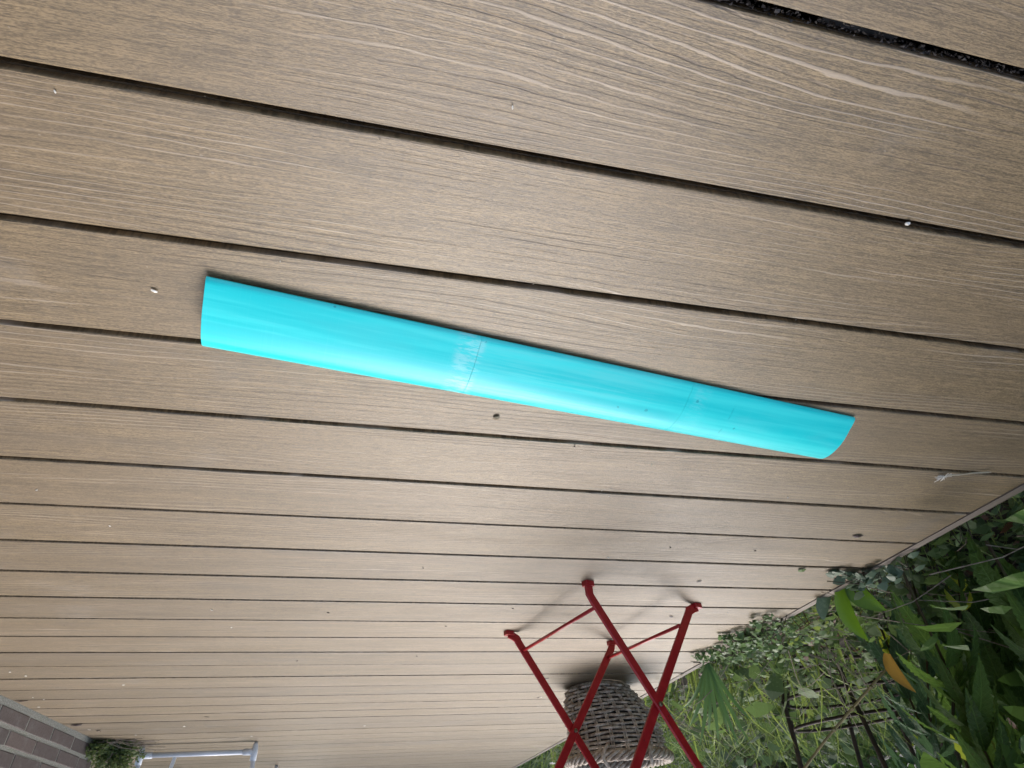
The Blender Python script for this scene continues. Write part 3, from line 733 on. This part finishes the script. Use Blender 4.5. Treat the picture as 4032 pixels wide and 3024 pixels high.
# creeping plants spilling on to the deck
def creeper(name, label, spots, mat, seed, base, size=(.010, .022), stemm=STEMD):
    q = random.Random(seed); base = V(base); root = tag(empty(name, base), label, 'plant')
    m = MB(); st = MB()
    for (x, y, rx, ry, n_, z1) in spots:
        for i in range(n_):
            a = q.uniform(0, 6.28); rr = q.random() ** .5
            p = V((x + rx * rr * math.cos(a), y + ry * rr * math.sin(a), 0)); z = .004 + z1 * q.random() * (1 - rr * .6)
            if p.x < -1.185: z = q.uniform(-.10, z1)
            p.z = z
            small_leaf(m, p - base, q.uniform(*size), rn(q, .5), q.uniform(0, 6.28), q, .75)
        for i in range(max(3, n_ // 18)):
            a = q.uniform(-1.3, 1.3); L = q.uniform(.5, 1.15)
            p0 = V((-1.2, y + q.gauss(0, ry * .5), -.06)); p1 = V((x + rx * L * math.cos(a), y + ry * L * math.sin(a), .005 + .02 * q.random()))
            mid = p0.lerp(p1, .5) + V((0, 0, .05))
            st.tube([p0 - base, mid - base, p1 - base], .0012, 5, cap=False)
    m.build('foliage', mat, root); o = st.build('runner', stemm, root); o['kind'] = 'stuff'
    return root
creeper('creeping_plant', 'pale green small leaved creeper spilling over the deck trim near the palm fan', [(-1.21, 1.62, .12, .14, 330, .07), (-1.14, 1.64, .08, .07, 130, .05), (-1.16, 1.78, .07, .09, 160, .055), (-1.085, 1.49, .04, .03, 34, .05), (-1.09, 1.86, .04, .05, 46, .03), (-1.06, 1.66, .02, .03, 16, .04)], GREEN_CREEP, 21, (-1.2, 1.66, LB), (.010, .025))
creeper('creeping_plant', 'dark grey green rounded leaf creeper at the deck edge near the lime leaves', [(-1.19, 1.15, .06, .07, 70, .045), (-1.18, 1.05, .03, .03, 8, .03), (-1.10, 1.15, .06, .02, 16, .01), (-1.215, .90, .03, .04, 12, .0), (-1.24, 1.2, .06, .10, 60, .02)], GREEN_DUSK, 22, (-1.21, 1.1, LB), (.018, .034))
creeper('creeping_plant', 'reddish stemmed creeper hanging below the trim beside the iron rods', [(-1.30, 1.60, .10, .12, 60, .03), (-1.27, 1.50, .06, .08, 40, .05)], GREEN_GRASS, 23, (-1.3, 1.58, LB), (.012, .026), REDSTEM)

# shrub at the end of the brick wall
sb = V((1.04, 3.34, 0)); sh = tag(empty('low_shrub', sb), 'small olive green shrub with dark twigs at the foot of the brick wall', 'shrub')
m = MB(); st = MB(); q = random.Random(31)
for i in range(46):
    a = q.uniform(0, 6.28); L = q.uniform(.06, .15); e = q.uniform(.1, 1.3)
    d = V((math.cos(a) * math.cos(e) * 1.0, math.sin(a) * math.cos(e) * .8, math.sin(e))) * L
    p0 = V((q.gauss(0, .02), q.gauss(0, .03), .005)); mid = p0 + d * .5 + V((q.gauss(0, .012), q.gauss(0, .012), q.gauss(0, .012)))
    st.tube([p0, mid, p0 + d], [.0022, .0017, .0008], 5, cap=False)
    for k_ in range(60):
        t = q.uniform(.25, 1.08); c = p0.lerp(p0 + d, t) + V((q.gauss(0, .012), q.gauss(0, .012), q.gauss(0, .010)))
        if c.z < .004: c.z = .004
        if c.x > .085 and c.y < .012: c.x = .085
        small_leaf(m, c, q.uniform(.010, .020), rn(q, .2), q.uniform(0, 6.28), q, .6)
for i in range(26):
    a = q.uniform(2.6, 4.4); L = q.uniform(.06, .17); p0 = V((q.uniform(-.08, .05), q.uniform(-.13, .02), .006)); d = V((math.cos(a), math.sin(a) * .6, q.uniform(0, .25))) * L
    st.tube([p0, p0 + d * .5 + V((q.gauss(0, .01), q.gauss(0, .01), .008)), p0 + d], .0012, 4, cap=False)
m.build('foliage', GREEN_SHRUB, sh); o = st.build('twigs', TWIG, sh); o['kind'] = 'stuff'

# flowers by the basket
def flower(name, label, base, head, col, seed, stemm=STEMR):
    q = random.Random(seed); base = V(base); root = tag(empty(name, base), label, 'flower'); head = V(head) - base
    m = MB(); m.tube([V((0, 0, 0)), head * .5 + V((.01, .0, .02)), head], .0016, 6); 
    for i in range(7):
        t = .45 + .08 * i; p = head * t; m.tube([p, p + V((q.gauss(0, .03), q.gauss(0, .02), q.uniform(.0, .05)))], .0009, 4)
    m.build('stem', stemm, root)
    f = MB()
    for i in range(26):
        a = i * 2.399; rr = .004 + .0004 * i
        small_leaf(f, head + V((math.cos(a) * rr, math.sin(a) * rr, .003 * math.sin(i))), .010, V((math.cos(a) * .6, math.sin(a) * .6, .8)).normalized(), a, q, .7)
    f.build('petals', col, root)
    return root
flower('white_flower', 'small white flower on a thin stalk beside the deck, left of the basket', (-1.26, 4.15, LB), (-1.13, 3.90, .10), PETAL, 41, STRAW)
flower('purple_flower', 'small purple flower just visible behind the red chair leg by the basket', (-1.22, 3.2, LB), (-1.06, 3.22, .045), PURPLE, 42)

# shrubs farther out in the garden, plus unseen growth added to block light
def bush(label, c, rx, ry, h, n_, mat, seed, size, lift=0, lean=(0, 0)):
    q = random.Random(seed); b = V(c); tree_ = ' tree ' in label
    root = tag(empty('sky_block_tree' if tree_ else 'garden_shrub', b), label, 'tree' if tree_ else 'shrub', 'unseen trees added to block low sky' if tree_ else 'shrubs behind the garden bed')
    m = MB(); st = MB()
    cl = [(V((q.gauss(0, .38) * rx, q.gauss(0, .38) * ry, h * (.15 + .8 * q.random()))) + V((lean[0], lean[1], lift)), q.uniform(.12, .3) * h) for _ in range(26)]
    for p, rr in cl: st.tube([V((q.gauss(0, .06), q.gauss(0, .06), 0)), p * .55 + V((q.gauss(0, .05), q.gauss(0, .05), 0)), p], [.016, .01, .003], 5, cap=False)
    for i in range(n_):
        p, rr = q.choice(cl); d = V((q.gauss(0, 1), q.gauss(0, 1), q.gauss(0, .8))).normalized() * rr * q.random() ** .4
        c_ = p + d
        if c_.z < max(.02, lift): c_.z = max(.02, lift) + .1 * q.random()
        small_leaf(m, c_, q.uniform(*size), rn(q, .35), q.uniform(0, 6.28), q, .55)
    m.build('foliage', mat, root); st.build('branches', TWIG, root)
    return root
for i, (lb, c, rx, ry, h, n_, mt, sz) in enumerate([
    ('rounded green shrub behind the wicker basket at the deck edge', (-2.2, 5.9, LB), .9, .8, .9, 3200, GREEN_GRASS, (.03, .07)),
    ('mid green shrub behind the grass to the right of the basket', (-3.6, 5.6, LB), 1.1, .9, 1.1, 3600, GREEN_SHRUB, (.03, .075)),
    ('dark shrub at the back of the bed behind the iron stand', (-4.4, 4.2, LB), 1.0, 1.0, 1.5, 3600, GREEN_TALL, (.04, .09)),
    ('tall shrub far back on the right of the garden', (-4.9, 2.4, LB), 1.0, 1.1, 2.2, 4200, GREEN_COOL, (.05, .10)),
    ('large leafy shrub standing over the right hand bed', (-3.3, .5, LB), 1.0, 1.1, 2.5, 5200, GREEN_TALL, (.05, .11)),
    ('tall unseen shrub added to shade the right hand deck and bed', (-2.1, .75, LB), .75, .9, 2.5, 7000, GREEN_TALL, (.05, .11)),  # out of view, placed to darken the right side of the deck
    ('big dark shrub beside the deck on the near right', (-2.0, -.3, LB), .6, .8, 2.2, 4200, GREEN_COOL, (.05, .10)),
    ('pale green shrub beyond the deck at the far left', (-.9, 7.9, LB), 1.1, .7, .8, 2600, GREEN_SHRUB, (.03, .07))]):
    bush(lb, c, rx, ry, h, n_, mt, 60 + i, sz)
bush('unseen shrub crown on bare stems, added to shade the right hand deck corner', (-2.15, 1.45, LB), .75, .75, 1.5, 10500, GREEN_TALL, 90, (.05, .10), 1.0, (.40, .1))  # crown out of view, added to shade the deck corner
for i, (lb, x, y, h_) in enumerate([('unseen tall evergreen tree beyond the brick wall end, added to block sky', 2.3, 6.6, 4.6), ('unseen tall evergreen tree at the far left, added to block sky', 3.9, 5.4, 5.0),
        ('unseen tall tree at the back right, added to block sky', -5.2, 6.2, 4.8), ('unseen tall tree behind the right shrubs, added to block sky', -5.0, 3.2, 4.6)]):
    bush(lb, (x, y, LB), 1.0, 1.0, h_, 5000, GREEN_TALL, 110 + i, (.10, .20))  # unseen trees added so boards at the sides reflect less bright sky
for i in range(5): bush('unseen tall tree in the far row added to block low sky', (3.4 - 1.7 * i, 9.8, LB), 1.0, .6, 5.8, 5200, GREEN_TALL, 80 + i, (.14, .26))  # row out of view, height set to dim sky reflection on far boards

# ------------------------------------------------------------ bits lying on the deck
def flake(name, label, cat, x, y, s, mat, asp=.5, rot=0, curl=.3, group=None, z=.0012, seed=0):
    curl *= .4
    q = random.Random(seed); m = MB(); n_ = 9; ring = []
    for i in range(n_):
        a = 2 * math.pi * i / n_; r_ = q.uniform(.75, 1.1)
        ring.append((math.cos(a) * s * r_, math.sin(a) * s * asp * r_, z * .3 + curl * s * asp * math.sin(a) ** 2 * (1 if math.sin(a) > 0 else .3)))
    m.v = ring + [(0, 0, z)] + [(a, b, c + .0007) for a, b, c in ring] + [(0, 0, z + .0009)]
    for i in range(n_):
        j = (i + 1) % n_; m.f += [(j, i, n_), (n_ + 1 + i, n_ + 1 + j, 2 * n_ + 1), (i, j, n_ + 1 + j, n_ + 1 + i)]
    o = m.build(name, mat, None, False, (x, y, .0008), (0, 0, rot)); tag(o, label, cat, group); return o
flake('petal', 'white petal lying on the board to the left of the blade end', 'petal', .25, .471, .0038, PETAL, .45, 2.6, .4, None, seed=1)
for i, (x, y, s) in enumerate([(-.075, .214, .0021), (.273, .269, .0018), (.121, .409, .0011), (-.37, .83, .002), (-.39, .849, .0016), (-.484, 1.113, .003), (.337, 1.624, .005), (.361, 1.49, .0045), (.452, 1.05, .003), (.52, .93, .0025), (.987, 2.059, .006), (.965, 2.106, .008),
        (.741, 2.233, .009), (1.05, 2.394, .005), (1.03, 2.427, .005), (1.087, 2.547, .006), (1.07, 3.01, .009), (.712, 2.99, .012), (.483, 3.289, .010), (.938, 3.166, .007), (-.726, .815, .002), (-.422, .736, .002), (-.959, 1.458, .003), (-.022, 3.09, .010), (-.71, 2.53, .007)]):
    flake('petal', 'tiny pale petal scrap fallen on the deck boards', 'petal', x, y, s * .8, PETAL, .5, rng.uniform(0, 3), .3, 'pale petal scraps on the deck', seed=10 + i)
flake('pebble', 'small white pebble wedged in the deck joint', 'pebble', -.495, .2525, .0032, PETAL, .6, .2, .5, None, .003, seed=60)
flake('dropping', 'brown flattened dropping on the board below the blade', 'dropping', -.147, .643, .0055, TANLEAF, .8, .4, .3, None, .003, seed=61)
flake('dead_leaf', 'black curled dead leaf on the boards near the deck corner', 'leaf', -.985, .955, .012, LITTER, .45, .1, .9, None, .004, seed=62)
flake('dead_leaf', 'dark brown leaf lying beside the foot of the brick wall', 'leaf', 1.078, 2.888, .030, LITTER, .35, .4, .6, None, .006, seed=63)
flake('dead_leaf', 'tan dead leaf scrap near the shrub by the wall', 'leaf', 1.045, 3.045, .016, TANLEAF, .5, 1.1, .9, None, .006, seed=64)
flake('dead_leaf', 'thin dark leaf sliver in the joint against the brick wall', 'leaf', 1.10, 2.44, .022, LITTER, .12, .05, .3, None, .003, seed=65)
flake('green_leaf', 'small green leaf lying on a joint short of the creeper', 'leaf', -.98, 1.146, .010, GREEN_IVY, .8, .5, .7, None, .004, seed=66)
for i, (x, y, s) in enumerate([(-.809, 1.499, .010), (-.76, 1.235, .007), (-.644, 2.208, .010), (.592, 2.793, .011), (-.70, 2.545, .008), (-.28, .70, .002), (-.60, 1.05, .003), (-.1, 1.2, .003), (.1, 1.5, .004), (-.2, 1.6, .004), (-.15, 1.9, .005), (-.35, 1.45, .003), (.2, 1.95, .004), (-.8, 1.05, .003), (-.55, 2.0, .005)]):
    flake('crumb', 'tiny dark crumb of dirt on the deck boards', 'crumb', x, y, s, LITTER, .45, rng.uniform(0, 3), .3, 'dark crumbs on the deck', seed=80 + i)
m = MB(); q = random.Random(77)
for i in range(900):
    nn = q.randint(-1, 16); u = q.random()
    x = -1.15 + 2.2 * u ** 1.8; y = Y0 + nn * P + q.gauss(0, .006) + (.07 * q.random() if q.random() < .25 else 0); s_ = q.uniform(.0006, .0018); a = V((x, y, .0006 if abs((y - Y0) / P - round((y - Y0) / P)) > .03 else -.007))
    vs = [a + V((q.uniform(-1, 1), q.uniform(-1, 1), q.uniform(0, .6))) * s_ for _ in range(4)]
    m.add(vs, [(0,1,2),(0,3,1),(1,3,2),(2,3,0)])
tag(m.build('deck_crumbs', TWIG), 'fine dust and crumbs gathered along the deck joints', kind='stuff')
t = tag(empty('straw', (-.97, .70, 0)), 'dry straw stalk with a white fluffy end across a deck joint', 'straw')
m = MB(); m.tube([(0, 0, .004), (-.02, -.006, .005), (-.045, -.012, .003), (-.075, -.02, .004)], .0012, 6); m.build('stalk', STRAW, t)
m = MB(); q = random.Random(5)
for i in range(34):
    a = q.uniform(0, 6.28); L = q.uniform(.004, .016); m.tube([(.002, .004, .004), (.002 + math.cos(a) * L, .006 + math.sin(a) * L * .8, .003 + q.random() * .004)], .0004, 4, cap=False)
m.tube([(.002, .006, .003), (.0, .028, .002)], .0006, 4); m.build('fluff', PETAL, t)
flake('husk', 'pale seed husk on the deck trim near the palm fan', 'husk', -1.157, 2.165, .012, STRAW, .4, 1.0, .6, None, .006, seed=70)
